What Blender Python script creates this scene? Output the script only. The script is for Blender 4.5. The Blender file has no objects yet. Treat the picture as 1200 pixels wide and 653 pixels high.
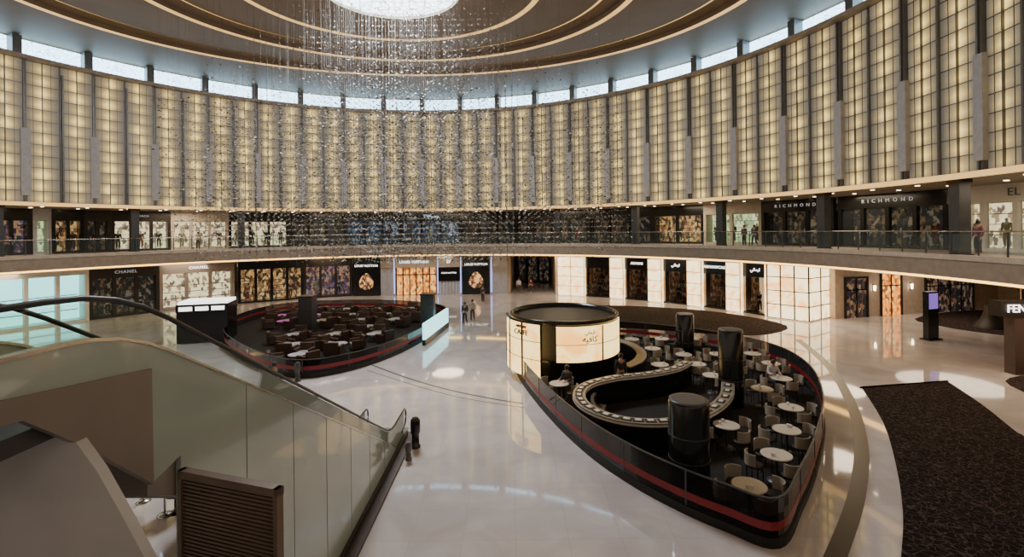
import bpy, math, random
from mathutils import Vector, Matrix
random.seed(7)
D=bpy.data
COL=bpy.context.scene.collection
F=560.0; EYE=7.0; ROLL=math.radians(0.67)
C=(-8.0,22.0)

# ------------------------------------------------------------ survey helpers
def ray(px,py):
    u=(px-600)/F; v=-(py-270)/F
    return Vector((math.cos(ROLL)*u+math.sin(ROLL)*v,1.0,-math.sin(ROLL)*u+math.cos(ROLL)*v))
def S(px,py,z=0.0):
    d=ray(px,py); t=(z-EYE)/d.z
    return Vector((d.x*t,d.y*t,z))
def ring(px,R,c=C):
    u=(px-600)/F
    a=u*u+1; b=-2*(u*c[0]+c[1]); k=c[0]**2+c[1]**2-R*R
    t=(-b+math.sqrt(b*b-4*a*k))/(2*a)
    return Vector((u*t,t,0))
def pol(R,a): return Vector((C[0]+R*math.cos(a),C[1]+R*math.sin(a),0))

# ------------------------------------------------------------ materials
def newmat(name):
    m=D.materials.new(name); m.use_nodes=True
    nt=m.node_tree; b=nt.nodes['Principled BSDF']; return m,nt,b
def mat(name,col,rough=.5,metal=0,em=None,es=0,var=.12,scale=3.0,coat=0):
    m,nt,b=newmat(name)
    n=nt.nodes.new('ShaderNodeTexNoise'); n.inputs['Scale'].default_value=scale; n.inputs['Detail'].default_value=3
    tc=nt.nodes.new('ShaderNodeTexCoord'); nt.links.new(tc.outputs['Object'],n.inputs['Vector'])
    r=nt.nodes.new('ShaderNodeValToRGB')
    r.color_ramp.elements[0].position=.3; r.color_ramp.elements[1].position=.7
    r.color_ramp.elements[0].color=tuple(max(0,c*(1-var)) for c in col)+(1,)
    r.color_ramp.elements[1].color=tuple(min(1,c*(1+var)) for c in col)+(1,)
    nt.links.new(n.outputs['Fac'],r.inputs['Fac']); nt.links.new(r.outputs['Color'],b.inputs['Base Color'])
    b.inputs['Roughness'].default_value=rough; b.inputs['Metallic'].default_value=metal
    if coat: b.inputs['Coat Weight'].default_value=coat
    if em:
        b.inputs['Emission Color'].default_value=tuple(em)+(1,); b.inputs['Emission Strength'].default_value=es
    return m
def glassmat(name,col=(1,1,1),op=.15,rough=.03,base=None,ior=1.3):
    m=D.materials.new(name); m.use_nodes=True; nt=m.node_tree; nt.nodes.clear()
    o=nt.nodes.new('ShaderNodeOutputMaterial'); t=nt.nodes.new('ShaderNodeBsdfTransparent')
    t.inputs['Color'].default_value=tuple(col)+(1,)
    g=nt.nodes.new('ShaderNodeBsdfPrincipled'); g.inputs['Base Color'].default_value=tuple(base or (.3,.34,.34))+(1,)
    g.inputs['Roughness'].default_value=rough
    x=nt.nodes.new('ShaderNodeMixShader')
    fr=nt.nodes.new('ShaderNodeFresnel'); fr.inputs['IOR'].default_value=ior
    ad=nt.nodes.new('ShaderNodeMath'); ad.operation='ADD'; ad.use_clamp=True; ad.inputs[1].default_value=op
    nt.links.new(fr.outputs[0],ad.inputs[0]); nt.links.new(ad.outputs[0],x.inputs[0])
    nt.links.new(t.outputs[0],x.inputs[1]); nt.links.new(g.outputs[0],x.inputs[2]); nt.links.new(x.outputs[0],o.inputs[0])
    return m
def displaymat(name,cols,strength=1.0,sx=2.0):
    m,nt,b=newmat(name)
    tc=nt.nodes.new('ShaderNodeTexCoord'); mp=nt.nodes.new('ShaderNodeMapping'); mp.inputs['Scale'].default_value=(sx*1.6,1,sx)
    v=nt.nodes.new('ShaderNodeTexVoronoi'); v.feature='F1'; v.distance='CHEBYCHEV'; v.inputs['Scale'].default_value=1.6
    nt.links.new(tc.outputs['Object'],mp.inputs['Vector']); nt.links.new(mp.outputs[0],v.inputs['Vector'])
    s=nt.nodes.new('ShaderNodeSeparateColor'); nt.links.new(v.outputs['Color'],s.inputs[0])
    r=nt.nodes.new('ShaderNodeValToRGB'); r.color_ramp.interpolation='CONSTANT'
    while len(r.color_ramp.elements)<len(cols): r.color_ramp.elements.new(.5)
    for i,c in enumerate(cols):
        r.color_ramp.elements[i].position=i/len(cols); r.color_ramp.elements[i].color=tuple(c)+(1,)
    nt.links.new(s.outputs[0],r.inputs['Fac'])
    nt.links.new(r.outputs['Color'],b.inputs['Base Color']); nt.links.new(r.outputs['Color'],b.inputs['Emission Color'])
    b.inputs['Emission Strength'].default_value=strength
    return m
def onyx(name,strength=2.0,c0=(1,.47,.14),c1=(1,.79,.44)):
    m,nt,b=newmat(name)
    tc=nt.nodes.new('ShaderNodeTexCoord')
    n=nt.nodes.new('ShaderNodeTexNoise'); n.inputs['Scale'].default_value=.8; n.inputs['Detail'].default_value=6; n.inputs['Distortion'].default_value=1.6
    nt.links.new(tc.outputs['Object'],n.inputs['Vector'])
    r=nt.nodes.new('ShaderNodeValToRGB'); r.color_ramp.elements[0].position=.36; r.color_ramp.elements[1].position=.52
    r.color_ramp.elements[0].color=c0+(1,); r.color_ramp.elements[1].color=c1+(1,)
    nt.links.new(n.outputs['Fac'],r.inputs['Fac'])
    nt.links.new(r.outputs['Color'],b.inputs['Emission Color']); b.inputs['Emission Strength'].default_value=strength
    b.inputs['Base Color'].default_value=(.3,.22,.15,1); b.inputs['Roughness'].default_value=.15
    return m

M={}
def marble():
    m,nt,b=newmat('white_marble')
    tc=nt.nodes.new('ShaderNodeTexCoord')
    n=nt.nodes.new('ShaderNodeTexNoise'); n.inputs['Scale'].default_value=.6; n.inputs['Detail'].default_value=8; n.inputs['Distortion'].default_value=1
    nt.links.new(tc.outputs['Object'],n.inputs['Vector'])
    r=nt.nodes.new('ShaderNodeValToRGB'); r.color_ramp.elements[0].position=.3; r.color_ramp.elements[1].position=.7
    r.color_ramp.elements[0].color=(.60,.54,.525,1); r.color_ramp.elements[1].color=(.78,.72,.70,1)
    nt.links.new(n.outputs['Fac'],r.inputs['Fac'])
    br=nt.nodes.new('ShaderNodeTexBrick'); br.inputs['Scale'].default_value=1.0; br.inputs['Mortar Size'].default_value=.006
    br.inputs['Brick Width'].default_value=1.2; br.inputs['Row Height'].default_value=1.2; br.offset=0
    br.inputs['Color1'].default_value=(1,1,1,1); br.inputs['Color2'].default_value=(.93,.93,.93,1); br.inputs['Mortar'].default_value=(.8,.78,.76,1)
    nt.links.new(tc.outputs['Object'],br.inputs['Vector'])
    mx=nt.nodes.new('ShaderNodeMix'); mx.data_type='RGBA'; mx.blend_type='MULTIPLY'; mx.inputs[0].default_value=1
    nt.links.new(r.outputs['Color'],mx.inputs[6]); nt.links.new(br.outputs['Color'],mx.inputs[7])
    nt.links.new(mx.outputs[2],b.inputs['Base Color'])
    b.inputs['Roughness'].default_value=.06; b.inputs['Coat Weight'].default_value=.45; b.inputs['Coat Roughness'].default_value=.03
    return m
M['marble']=marble()
def carpetmat(name,dark,light,scale):
    m,nt,b=newmat(name)
    tc=nt.nodes.new('ShaderNodeTexCoord')
    n=nt.nodes.new('ShaderNodeTexNoise'); n.inputs['Scale'].default_value=3
    nt.links.new(tc.outputs['Object'],n.inputs['Vector'])
    ad=nt.nodes.new('ShaderNodeMix'); ad.data_type='RGBA'; ad.inputs[0].default_value=.35
    nt.links.new(tc.outputs['Object'],ad.inputs[6]); nt.links.new(n.outputs['Color'],ad.inputs[7])
    v=nt.nodes.new('ShaderNodeTexVoronoi'); v.feature='DISTANCE_TO_EDGE'; v.inputs['Scale'].default_value=scale
    nt.links.new(ad.outputs[2],v.inputs['Vector'])
    r=nt.nodes.new('ShaderNodeValToRGB'); r.color_ramp.elements[0].position=.03; r.color_ramp.elements[1].position=.07
    r.color_ramp.elements[0].color=light+(1,); r.color_ramp.elements[1].color=dark+(1,)
    nt.links.new(v.outputs['Distance'],r.inputs['Fac']); nt.links.new(r.outputs['Color'],b.inputs['Base Color'])
    b.inputs['Roughness'].default_value=.95; b.inputs['Specular IOR Level'].default_value=.1
    return m
M['carpet']=carpetmat('carpet_dark_pattern',(.014,.009,.009),(.085,.06,.05),8)
M['cafefloor']=mat('dark_cafe_carpet',(.012,.01,.01),.9,var=.4,scale=6)
M['stripe']=mat('brown_stone_band',(.05,.036,.030),.3)
M['line']=mat('grey_stone_inlay',(.16,.14,.13),.2)
M['black']=mat('black_gloss',(.008,.008,.009),.18)
M['blackm']=mat('black_matte',(.014,.013,.013),.6)
M['dark']=mat('dark_bronze',(.035,.028,.024),.35,metal=.4)
M['grey']=mat('grey_metal',(.16,.155,.15),.4,metal=.3)
M['greyd']=mat('dark_grey_metal',(.08,.08,.085),.4,metal=.4)
M['fin']=mat('pale_grey_fin',(.46,.455,.48),.45)
M['chrome']=mat('brushed_steel',(.5,.5,.5),.25,metal=1)
M['beige']=mat('beige_plaster',(.42,.33,.25),.6)
M['cream']=mat('cream_plaster',(.58,.50,.40),.6)
M['ceil']=mat('tan_ceiling',(.20,.145,.10),.6,var=.08,scale=.4)
M['soffit']=mat('warm_soffit',(.32,.255,.19),.6)
M['slab']=mat('slab_edge_stone',(.34,.28,.22),.35)
M['gold']=mat('gold_cove_glow',(.8,.6,.3),.5,em=(1,.58,.18),es=1.1)
M['cove']=mat('amber_cove_glow',(.8,.6,.3),.5,em=(1,.56,.14),es=4.5)
M['red']=mat('red_band',(.20,.012,.016),.4,em=(.6,.02,.03),es=.03)
M['white']=mat('white_laminate',(.75,.71,.65),.3,var=.03)
M['tabletop']=mat('pale_table_stone',(.62,.55,.46),.35,var=.05)
M['ivory']=mat('ivory_counter',(.27,.225,.17),.4,var=.05)
M['chairc']=mat('taupe_chair_fabric',(.36,.31,.25),.7,var=.1)
M['brown']=mat('brown_leather',(.07,.04,.03),.5)
M['taupe']=mat('taupe_cladding',(.24,.20,.18),.45,var=.04)
M['greyclad']=mat('grey_cladding',(.58,.545,.52),.5,var=.04)
M['clad']=mat('pale_green_glass_cladding',(.44,.51,.46),.10,var=.05,scale=.7,coat=.5)
M['rubber']=mat('black_rubber',(.012,.012,.012),.35)
M['louver']=mat('brown_louvre_metal',(.20,.135,.10),.4,metal=.2)
M['navy']=mat('navy_lacquer',(.012,.014,.04),.3)
M['pink']=mat('magenta_lit_tabletop',(.35,.08,.28),.5,em=(.7,.15,.55),es=.35)
def dayglass():
    m,nt,b=newmat('daylight_window')
    tc=nt.nodes.new('ShaderNodeTexCoord'); br=nt.nodes.new('ShaderNodeTexVoronoi'); br.feature='DISTANCE_TO_EDGE'; br.inputs['Scale'].default_value=3.2
    nt.links.new(tc.outputs['Object'],br.inputs['Vector'])
    r=nt.nodes.new('ShaderNodeValToRGB'); r.color_ramp.elements[0].position=.01; r.color_ramp.elements[1].position=.06
    r.color_ramp.elements[0].color=(.12,.24,.33,1); r.color_ramp.elements[1].color=(.48,.78,1,1)
    nt.links.new(br.outputs['Distance'],r.inputs['Fac']); nt.links.new(r.outputs['Color'],b.inputs['Emission Color']); b.inputs['Emission Strength'].default_value=7
    b.inputs['Base Color'].default_value=(.2,.25,.3,1); return m
M['dayglass']=dayglass()
M['neonblue']=mat('blue_neon',(.2,.3,.9),.3,em=(.35,.45,1),es=3)
M['lampw']=mat('warm_lamp_disc',(1,.9,.7),.3,em=(1,.82,.55),es=10)
M['signw']=mat('white_lit_letters',(1,1,1),.3,em=(1,.97,.92),es=2.5)
M['signd']=mat('dark_letters',(.02,.015,.01),.4)
M['signg']=mat('silver_letters',(.5,.5,.5),.3,em=(.8,.8,.85),es=.35)
M['signb']=mat('pale_blue_letters',(.5,.6,.8),.3,em=(.5,.75,1),es=1.6)
M['purple']=mat('purple_screen',(.1,.05,.2),.2,em=(.35,.2,.8),es=.8)
M['screen']=mat('pale_cyan_screen',(.4,.7,.7),.2,em=(.36,.85,.86),es=2.4,var=.3,scale=.6)
M['glass']=glassmat('clear_glass',(.93,.97,.95),.03)
M['glassg']=glassmat('green_tinted_glass',(.90,.96,.93),.02,base=(.30,.36,.33),ior=1.12)
M['glassd']=glassmat('smoked_glass',(.50,.48,.48),.10,base=(.03,.03,.03))
M['onyx']=onyx('backlit_onyx',3.1)
M['onyx2']=onyx('backlit_onyx_gold',2.8,(1,.44,.08),(1,.70,.24))
M['d_warm']=displaymat('warm_shop_interior',[(.9,.45,.15),(.30,.13,.06),(1,.65,.30),(.05,.03,.02),(.5,.26,.12),(.08,.04,.02)],.6)
M['d_white']=displaymat('bright_shop_interior',[(1,.82,.50),(.9,.68,.38),(.35,.23,.15),(1,.84,.54),(.15,.10,.08)],1.5)
M['d_dark']=displaymat('dim_shop_interior',[(.03,.025,.03),(.08,.055,.045),(.26,.14,.07),(.02,.02,.03),(.35,.27,.2),(.01,.01,.01)],.3)
M['d_cool']=displaymat('cool_shop_interior',[(.04,.06,.14),(.16,.24,.40),(.02,.03,.05),(.45,.5,.6),(.05,.04,.06),(.02,.02,.03)],.6)
M['d_purple']=displaymat('mixed_colour_shop_interior',[(.2,.08,.10),(.22,.14,.3),(.05,.03,.05),(.7,.35,.2),(.05,.04,.08),(.6,.42,.25)],.5)
M['d_green']=displaymat('pale_green_shop_interior',[(.75,.80,.40),(.4,.5,.25),(.9,.9,.55),(.2,.2,.13)],1.1)
M['d_orange']=displaymat('amber_shop_interior',[(1,.38,.06),(.8,.25,.04),(.3,.1,.03),(1,.6,.18)],1.2)

def panelmat():
    m,nt,b=newmat('backlit_fabric_panel')
    L=nt.links.new
    tc=nt.nodes.new('ShaderNodeTexCoord'); sp=nt.nodes.new('ShaderNodeSeparateXYZ'); L(tc.outputs['Object'],sp.inputs[0])
    def mth(op,a,bb=None,clamp=False):
        n=nt.nodes.new('ShaderNodeMath'); n.operation=op; n.use_clamp=clamp
        for i,x in enumerate((a,bb)):
            if x is None: continue
            if isinstance(x,(int,float)): n.inputs[i].default_value=x
            else: L(x,n.inputs[i])
        return n.outputs[0]
    ax=mth('ABSOLUTE',sp.outputs['X']); d=mth('ABSOLUTE',mth('SUBTRACT',ax,.98))
    g=mth('SUBTRACT',1.0,mth('MULTIPLY',d,1.0),True); g=mth('POWER',g,2.0)
    fz=mth('FRACT',mth('DIVIDE',sp.outputs['Z'],.85)); cz=mth('SUBTRACT',1.0,mth('MULTIPLY',mth('ABSOLUTE',mth('SUBTRACT',fz,.4)),1.2))
    oi=nt.nodes.new('ShaderNodeObjectInfo')
    cx=mth('FLOOR',mth('DIVIDE',sp.outputs['X'],.98)); cc=nt.nodes.new('ShaderNodeCombineXYZ')
    L(cx,cc.inputs[0]); L(mth('FLOOR',mth('DIVIDE',sp.outputs['Z'],.85)),cc.inputs[1]); L(mth('MULTIPLY',oi.outputs['Random'],77),cc.inputs[2])
    wn=nt.nodes.new('ShaderNodeTexWhiteNoise'); L(cc.outputs[0],wn.inputs['Vector'])
    rnd=mth('ADD',.40,mth('MULTIPLY',wn.outputs['Value'],.85))
    st=mth('MULTIPLY',mth('MULTIPLY',g,cz),rnd)
    r=nt.nodes.new('ShaderNodeValToRGB')
    r.color_ramp.elements[0].position=0; r.color_ramp.elements[0].color=(.062,.055,.045,1)
    r.color_ramp.elements[1].position=.80; r.color_ramp.elements[1].color=(1,.72,.22,1)
    e=r.color_ramp.elements.new(.30); e.color=(.32,.225,.085,1)
    L(st,r.inputs[0]); L(r.outputs[0],b.inputs['Emission Color']); b.inputs['Emission Strength'].default_value=1.9
    b.inputs['Base Color'].default_value=(.15,.14,.125,1); b.inputs['Roughness'].default_value=.5
    return m
M['panel']=panelmat()
M['panelfar']=mat('backlit_fabric_plain',(.2,.18,.15),.5,em=(1,.82,.60),es=.6,var=.02)

# ------------------------------------------------------------ mesh builder
class MB:
    def __init__(s): s.v=[];s.f=[];s.mi=[];s.m=[];s.sm=[]
    def mid(s,m):
        m=M[m] if isinstance(m,str) else m
        if m not in s.m: s.m.append(m)
        return s.m.index(m)
    def add(s,vs,fs,m,smooth=False):
        o=len(s.v); k=s.mid(m); s.v+= [tuple(v) for v in vs]
        for f in fs: s.f.append([i+o for i in f]); s.mi.append(k); s.sm.append(smooth)
        return s
    def box(s,x0,x1,y0,y1,z0,z1,m):
        vs=[(x,y,z) for z in(z0,z1) for y in(y0,y1) for x in(x0,x1)]
        return s.add(vs,[(0,2,3,1),(4,5,7,6),(0,1,5,4),(2,6,7,3),(0,4,6,2),(1,3,7,5)],m)
    def lathe(s,c,prof,m,n=24,sx=1,sy=1,cap=True,smooth=True):
        vs=[];fs=[]
        for r,z in prof:
            for i in range(n):
                a=2*math.pi*i/n; vs.append((c[0]+r*sx*math.cos(a),c[1]+r*sy*math.sin(a),c[2]+z))
        for j in range(len(prof)-1):
            for i in range(n):
                k=(i+1)%n; fs.append((j*n+i,j*n+k,(j+1)*n+k,(j+1)*n+i))
        s.add(vs,fs,m,smooth)
        if cap:
            s.add(vs[:n],[tuple(range(n-1,-1,-1))],m); s.add(vs[-n:],[tuple(range(n))],m)
        return s
    def tube(s,pts,r,m,n=8,closed=False):
        pts=[Vector(p) for p in pts]; vs=[];fs=[];N=len(pts)
        for i,p in enumerate(pts):
            if closed: t=pts[(i+1)%N]-pts[i-1]
            else: t=pts[min(i+1,N-1)]-pts[max(i-1,0)]
            t.normalize(); up=Vector((0,0,1)) if abs(t.z)<.95 else Vector((0,1,0))
            a=t.cross(up).normalized(); b=a.cross(t).normalized()
            rr=r[i] if isinstance(r,(list,tuple)) else r
            for k in range(n):
                q=2*math.pi*k/n; vs.append(p+a*rr*math.cos(q)+b*rr*math.sin(q))
        E=N if closed else N-1
        for j in range(E):
            j2=(j+1)%N
            for k in range(n):
                k2=(k+1)%n; fs.append((j*n+k,j*n+k2,j2*n+k2,j2*n+k))
        if not closed: fs+= [tuple(range(n-1,-1,-1)),tuple((N-1)*n+k for k in range(n))]
        return s.add(vs,fs,m,True)
    def prism(s,poly,z0,z1,m):
        n=len(poly); vs=[(p[0],p[1],z0) for p in poly]+[(p[0],p[1],z1) for p in poly]
        fs=[tuple(range(n-1,-1,-1)),tuple(range(n,2*n))]+[(i,(i+1)%n,n+(i+1)%n,n+i) for i in range(n)]
        return s.add(vs,fs,m)
    def prismx(s,poly,x0,x1,m):
        n=len(poly); vs=[(x0,p[0],p[1]) for p in poly]+[(x1,p[0],p[1]) for p in poly]
        fs=[tuple(range(n)),tuple(range(2*n-1,n-1,-1))]+[(i,n+i,n+(i+1)%n,(i+1)%n) for i in range(n)]
        return s.add(vs,fs,m)
    def prismy(s,poly,y0,y1,m):
        n=len(poly); vs=[(p[0],y0,p[1]) for p in poly]+[(p[0],y1,p[1]) for p in poly]
        fs=[tuple(range(n)),tuple(range(2*n-1,n-1,-1))]+[(i,n+i,n+(i+1)%n,(i+1)%n) for i in range(n)]
        return s.add(vs,fs,m)
    def wall(s,pts,th,z0,z1,m,closed=False):
        N=len(pts); L=[];R=[]
        for i in range(N):
            if closed: t=Vector(pts[(i+1)%N][:2])-Vector(pts[i-1][:2])
            else: t=Vector(pts[min(i+1,N-1)][:2])-Vector(pts[max(i-1,0)][:2])
            t.normalize(); nrm=Vector((-t.y,t.x)); p=Vector(pts[i][:2])
            L.append(p+nrm*th/2); R.append(p-nrm*th/2)
        vs=[]
        for i in range(N): vs+=[(L[i].x,L[i].y,z0),(R[i].x,R[i].y,z0),(R[i].x,R[i].y,z1),(L[i].x,L[i].y,z1)]
        fs=[]
        for i in range(N if closed else N-1):
            a=i*4; b=((i+1)%N)*4
            for k in range(4): fs.append((a+k,a+(k+1)%4,b+(k+1)%4,b+k))
        if not closed: fs+=[(3,2,1,0),tuple((N-1)*4+k for k in range(4))]
        return s.add(vs,fs,m)
    def arc(s,r0,r1,a0,a1,z0,z1,m,n=48,c=C):
        vs=[];fs=[]
        for i in range(n+1):
            a=a0+(a1-a0)*i/n
            for r,z in((r0,z0),(r1,z0),(r1,z1),(r0,z1)): vs.append((c[0]+r*math.cos(a),c[1]+r*math.sin(a),z))
        for i in range(n):
            for k in range(4): fs.append((i*4+k,i*4+(k+1)%4,i*4+4+(k+1)%4,i*4+4+k))
        fs+=[(3,2,1,0),tuple(n*4+k for k in range(4))]
        return s.add(vs,fs,m)
    def mesh(s,name):
        me=D.meshes.new(name); me.from_pydata(s.v,[],s.f)
        for m in s.m: me.materials.append(m)
        me.polygons.foreach_set('material_index',s.mi); me.polygons.foreach_set('use_smooth',s.sm)
        me.update(); return me
    def obj(s,name,parent=None,**kw): return mkobj(name,s.mesh(name),parent,**kw)
def mkobj(name,data,parent=None,loc=None,rz=None,label=None,cat=None,group=None,kind=None,scale=None):
    o=D.objects.new(name,data); COL.objects.link(o)
    if parent: o.parent=parent
    if loc is not None: o.location=loc
    if rz is not None: o.rotation_euler=(0,0,rz)
    if scale: o.scale=(scale,)*3 if not isinstance(scale,tuple) else scale
    if label: o['label']=label
    if cat: o['category']=cat
    if group: o['group']=group
    if kind: o['kind']=kind
    return o
def empty(name,loc,rz=0,label=None,cat=None,group=None,scale=None):
    o=mkobj(name,None,None,loc,rz,label,cat,group,None,scale); o.empty_display_size=.2; return o
def copytree(src,loc,rz,scale=None,label=None):
    n=src.copy(); COL.objects.link(n); n.location=loc; n.rotation_euler=(0,0,rz)
    if scale: n.scale=scale if isinstance(scale,tuple) else (scale,)*3
    if label: n['label']=label
    for ch in [c for c in D.objects if c.parent==src]:
        k=ch.copy(); COL.objects.link(k); k.parent=n
    return n
def textmesh(body,size,mt,ext=.02,spacing=1.0,align='CENTER'):
    cu=D.curves.new('t','FONT'); cu.body=body; cu.size=size; cu.extrude=ext; cu.align_x=align; cu.align_y='CENTER'; cu.space_character=spacing
    cu.resolution_u=2
    o=D.objects.new('t',cu); COL.objects.link(o); bpy.context.view_layer.update()
    dg=bpy.context.evaluated_depsgraph_get(); me=D.meshes.new_from_object(o.evaluated_get(dg))
    D.objects.remove(o); me.transform(Matrix.Rotation(math.pi/2,4,'X')); me.materials.clear(); me.materials.append(M[mt] if isinstance(mt,str) else mt)
    return me
def lettering(parent,body,size,mt,loc,spacing=1.0,rz=0,name='sign_lettering',align='CENTER'):
    return mkobj(name,textmesh(body,size,mt,spacing=spacing,align=align),parent,loc=loc,rz=rz)
def catmull(pts,n=8,closed=True):
    out=[];N=len(pts)
    for i in range(N if closed else N-1):
        g=lambda k: Vector(pts[k%N]) if closed else Vector(pts[max(0,min(N-1,k))])
        p0,p1,p2,p3=g(i-1),g(i),g(i+1),g(i+2)
        for j in range(n):
            t=j/n
            out.append(.5*((2*p1)+(-p0+p2)*t+(2*p0-5*p1+4*p2-p3)*t*t+(-p0+3*p1-3*p2+p3)*t**3))
    if not closed: out.append(Vector(pts[-1]))
    return out
def inside(p,poly):
    c=False;n=len(poly);j=n-1
    for i in range(n):
        if (poly[i][1]>p[1])!=(poly[j][1]>p[1]) and p[0]<(poly[j][0]-poly[i][0])*(p[1]-poly[i][1])/(poly[j][1]-poly[i][1])+poly[i][0]: c=not c
        j=i
    return c
def distpoly(p,poly): return min((Vector((p[0],p[1]))-Vector((q[0],q[1]))).length for q in poly)

# ------------------------------------------------------------ SHELL
MB().box(-62,62,-20,80,-.3,0,'marble').obj('floor',kind='structure')
RA,RB=math.radians(-35),math.radians(215)
def shell(name,r0,r1,z0,z1,m): MB().arc(r0,r1,RA,RB,z0,z1,m,n=120).obj(name,kind='structure')
shell('floor_gallery',29,58,4.5,5.5,'slab')
shell('trim_1',28.9,29.3,5.35,5.6,'cream')
shell('trim_2',29.02,29.5,4.38,4.5,'cove')
shell('ceiling_arcade',29.5,58,4.3,4.5,'soffit')
shell('ceiling_gallery',28.9,58,9.2,9.45,'soffit')
shell('trim_3',28.6,28.9,9.15,9.4,'gold')
shell('wall_outer',57.5,58,0,9.5,'beige')
shell('wall_drum',29.6,30.2,9.4,19.6,'greyd')
shell('trim_4',28.7,31,19.6,19.85,'slab')
MB().arc(29.2,29.6,math.radians(174),math.radians(342),9.4,19.6,'panelfar',n=60).obj('wall_south',kind='structure')
MB().box(-10,7,-5,2,5.0,5.5,'cream').obj('floor_landing',kind='structure')
def ringmesh(name,e0,e1,m,n=128):
    (c0,a0,b0,z0),(c1,a1,b1,z1)=e0,e1; vs=[];fs=[]
    for i in range(n):
        t=2*math.pi*i/n
        vs.append((c0[0]+a0*math.cos(t),c0[1]+b0*math.sin(t),z0)); vs.append((c1[0]+a1*math.cos(t),c1[1]+b1*math.sin(t),z1))
    for i in range(n):
        j=(i+1)%n; fs.append((2*i,2*j,2*j+1,2*i+1))
    MB().add(vs,fs,m,False).obj(name,kind='structure')
oc=(-7.4,29.8); rc=(-7.6,27.6)
E=[(C,31.6,31.6,21.6),(rc,23.4,17.6,21.7)]
ringmesh('ceiling',E[0],E[1],'ceil')
prev=E[1]; ti=5
for (a,bb,z) in [(15.8,13.2,21.9),(9.8,9.0,22.0)]:
    g1=(prev[0],prev[1]-.40,prev[2]-.36,prev[3]+.02); ringmesh('trim_%d'%ti,prev,g1,'gold'); ti+=1
    g2=(g1[0],g1[1],g1[2],g1[3]+.35); ringmesh('trim_%d'%ti,g1,g2,'ceil'); ti+=1
    g2b=(g1[0],g1[1]-1.2,g1[2]-1.0,g2[3]); ringmesh('ceiling_ring_%d'%ti,g2,g2b,'ceil'); ti+=1
    g2c=(g1[0],g1[1]-1.5,g1[2]-1.28,g2[3]-.1); ringmesh('trim_%d'%ti,g2b,g2c,'gold'); ti+=1
    nx=(((rc[0]+oc[0])/2,(rc[1]+oc[1])/2),a,bb,z); ringmesh('ceiling_ring_%d'%ti,g2c,nx,'ceil'); ti+=1
    prev=nx
g1=(prev[0],prev[1]-.4,prev[2]-.4,prev[3]); ringmesh('trim_%d'%ti,prev,g1,'gold'); ti+=1
g2=(oc,4.3,3.9,prev[3]); ringmesh('ceiling_ring_%d'%ti,g1,g2,'ceil'); ti+=1
g3=(oc,4.3,3.9,prev[3]+.2); ringmesh('trim_%d'%ti,g2,g3,'cream')
sk=MB(); sk.lathe((oc[0],oc[1],prev[3]+.2),[(4.3,0),(4.3,.05)],'dayglass',n=64,sy=.91)
skm,nt,bs=newmat('skylight_daylight')
vt=nt.nodes.new('ShaderNodeTexVoronoi'); vt.feature='DISTANCE_TO_EDGE'; vt.inputs['Scale'].default_value=1.7; tcc=nt.nodes.new('ShaderNodeTexCoord'); nt.links.new(tcc.outputs['Object'],vt.inputs['Vector'])
rr=nt.nodes.new('ShaderNodeValToRGB'); rr.color_ramp.elements[1].position=.12; rr.color_ramp.elements[1].color=(.80,.95,1,1); rr.color_ramp.elements[0].color=(.10,.16,.18,1)
nt.links.new(vt.outputs['Distance'],rr.inputs['Fac']); nt.links.new(rr.outputs['Color'],bs.inputs['Emission Color']); bs.inputs['Emission Strength'].default_value=6
sk.m=[skm]; sk.obj('window_0',kind='structure')

# ------------------------------------------------------------ lit wall bays
BAY=math.radians(7.826); A0=math.radians(-.8)
bay=empty('backlit_wall_panel',(0,0,0),0,'tall backlit fabric panel bay with grey metal grid and projecting pale fin','wall panel','backlit panels around the atrium drum')
W=3.92
MB().box(-W/2,W/2,.0,.06,0,10.2,'panel').obj('lit_fabric',bay)
b=MB()
for i in range(5):
    x=-W/2+i*W/4; w=.045 if i in(0,4,2) else .028
    b.box(x-w,x+w,-.1,0,0,10.2,'grey')
for j in range(13):
    b.box(-W/2,W/2,-.05,0,j*.85-.018,j*.85+.018,'grey')
for i in range(4):
    x=-W/2+(i+.5)*W/4; b.box(x-.011,x+.011,-.03,0,0,10.2,'grey')
b.obj('metal_grid',bay)
MB().box(.06,.16,-.24,-.1,0,9.6,'grey').obj('dark_post',bay)
MB().box(-W/2-.24,-W/2+.28,-.34,-.1,.5,5.3,'fin').obj('pale_fin',bay)
MB().box(-W/2-.1,-W/2+.1,-.22,0.05,0,10.2,'grey').obj('edge_post',bay)
first=True
angs=[]
for k in range(-2,22):
    a=A0+BAY*(k+.5); angs.append(a); p=pol(29.25,a); loc=(p.x,p.y,9.4); rz=a-math.pi/2-math.radians(3)
    if first: bay.location=loc; bay.rotation_euler=(0,0,rz); first=False
    else: copytree(bay,loc,rz)
wm=MB().box(-1.85,1.85,0,.08,0,1.6,'dayglass').mesh('window')
for i,a in enumerate(angs):
    p=pol(30.9,a); mkobj('window_%d'%(i+1),wm,None,(p.x,p.y,19.9),a-math.pi/2,kind='structure')
pm=MB().box(-.26,.26,-.5,.5,0,1.75,'grey').mesh('pier')
for i,a in enumerate(angs):
    p=pol(30.6,a-BAY/2); mkobj('wall_pier_%d'%i,pm,None,(p.x,p.y,19.8),a-BAY/2-math.pi/2,kind='structure')

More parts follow.
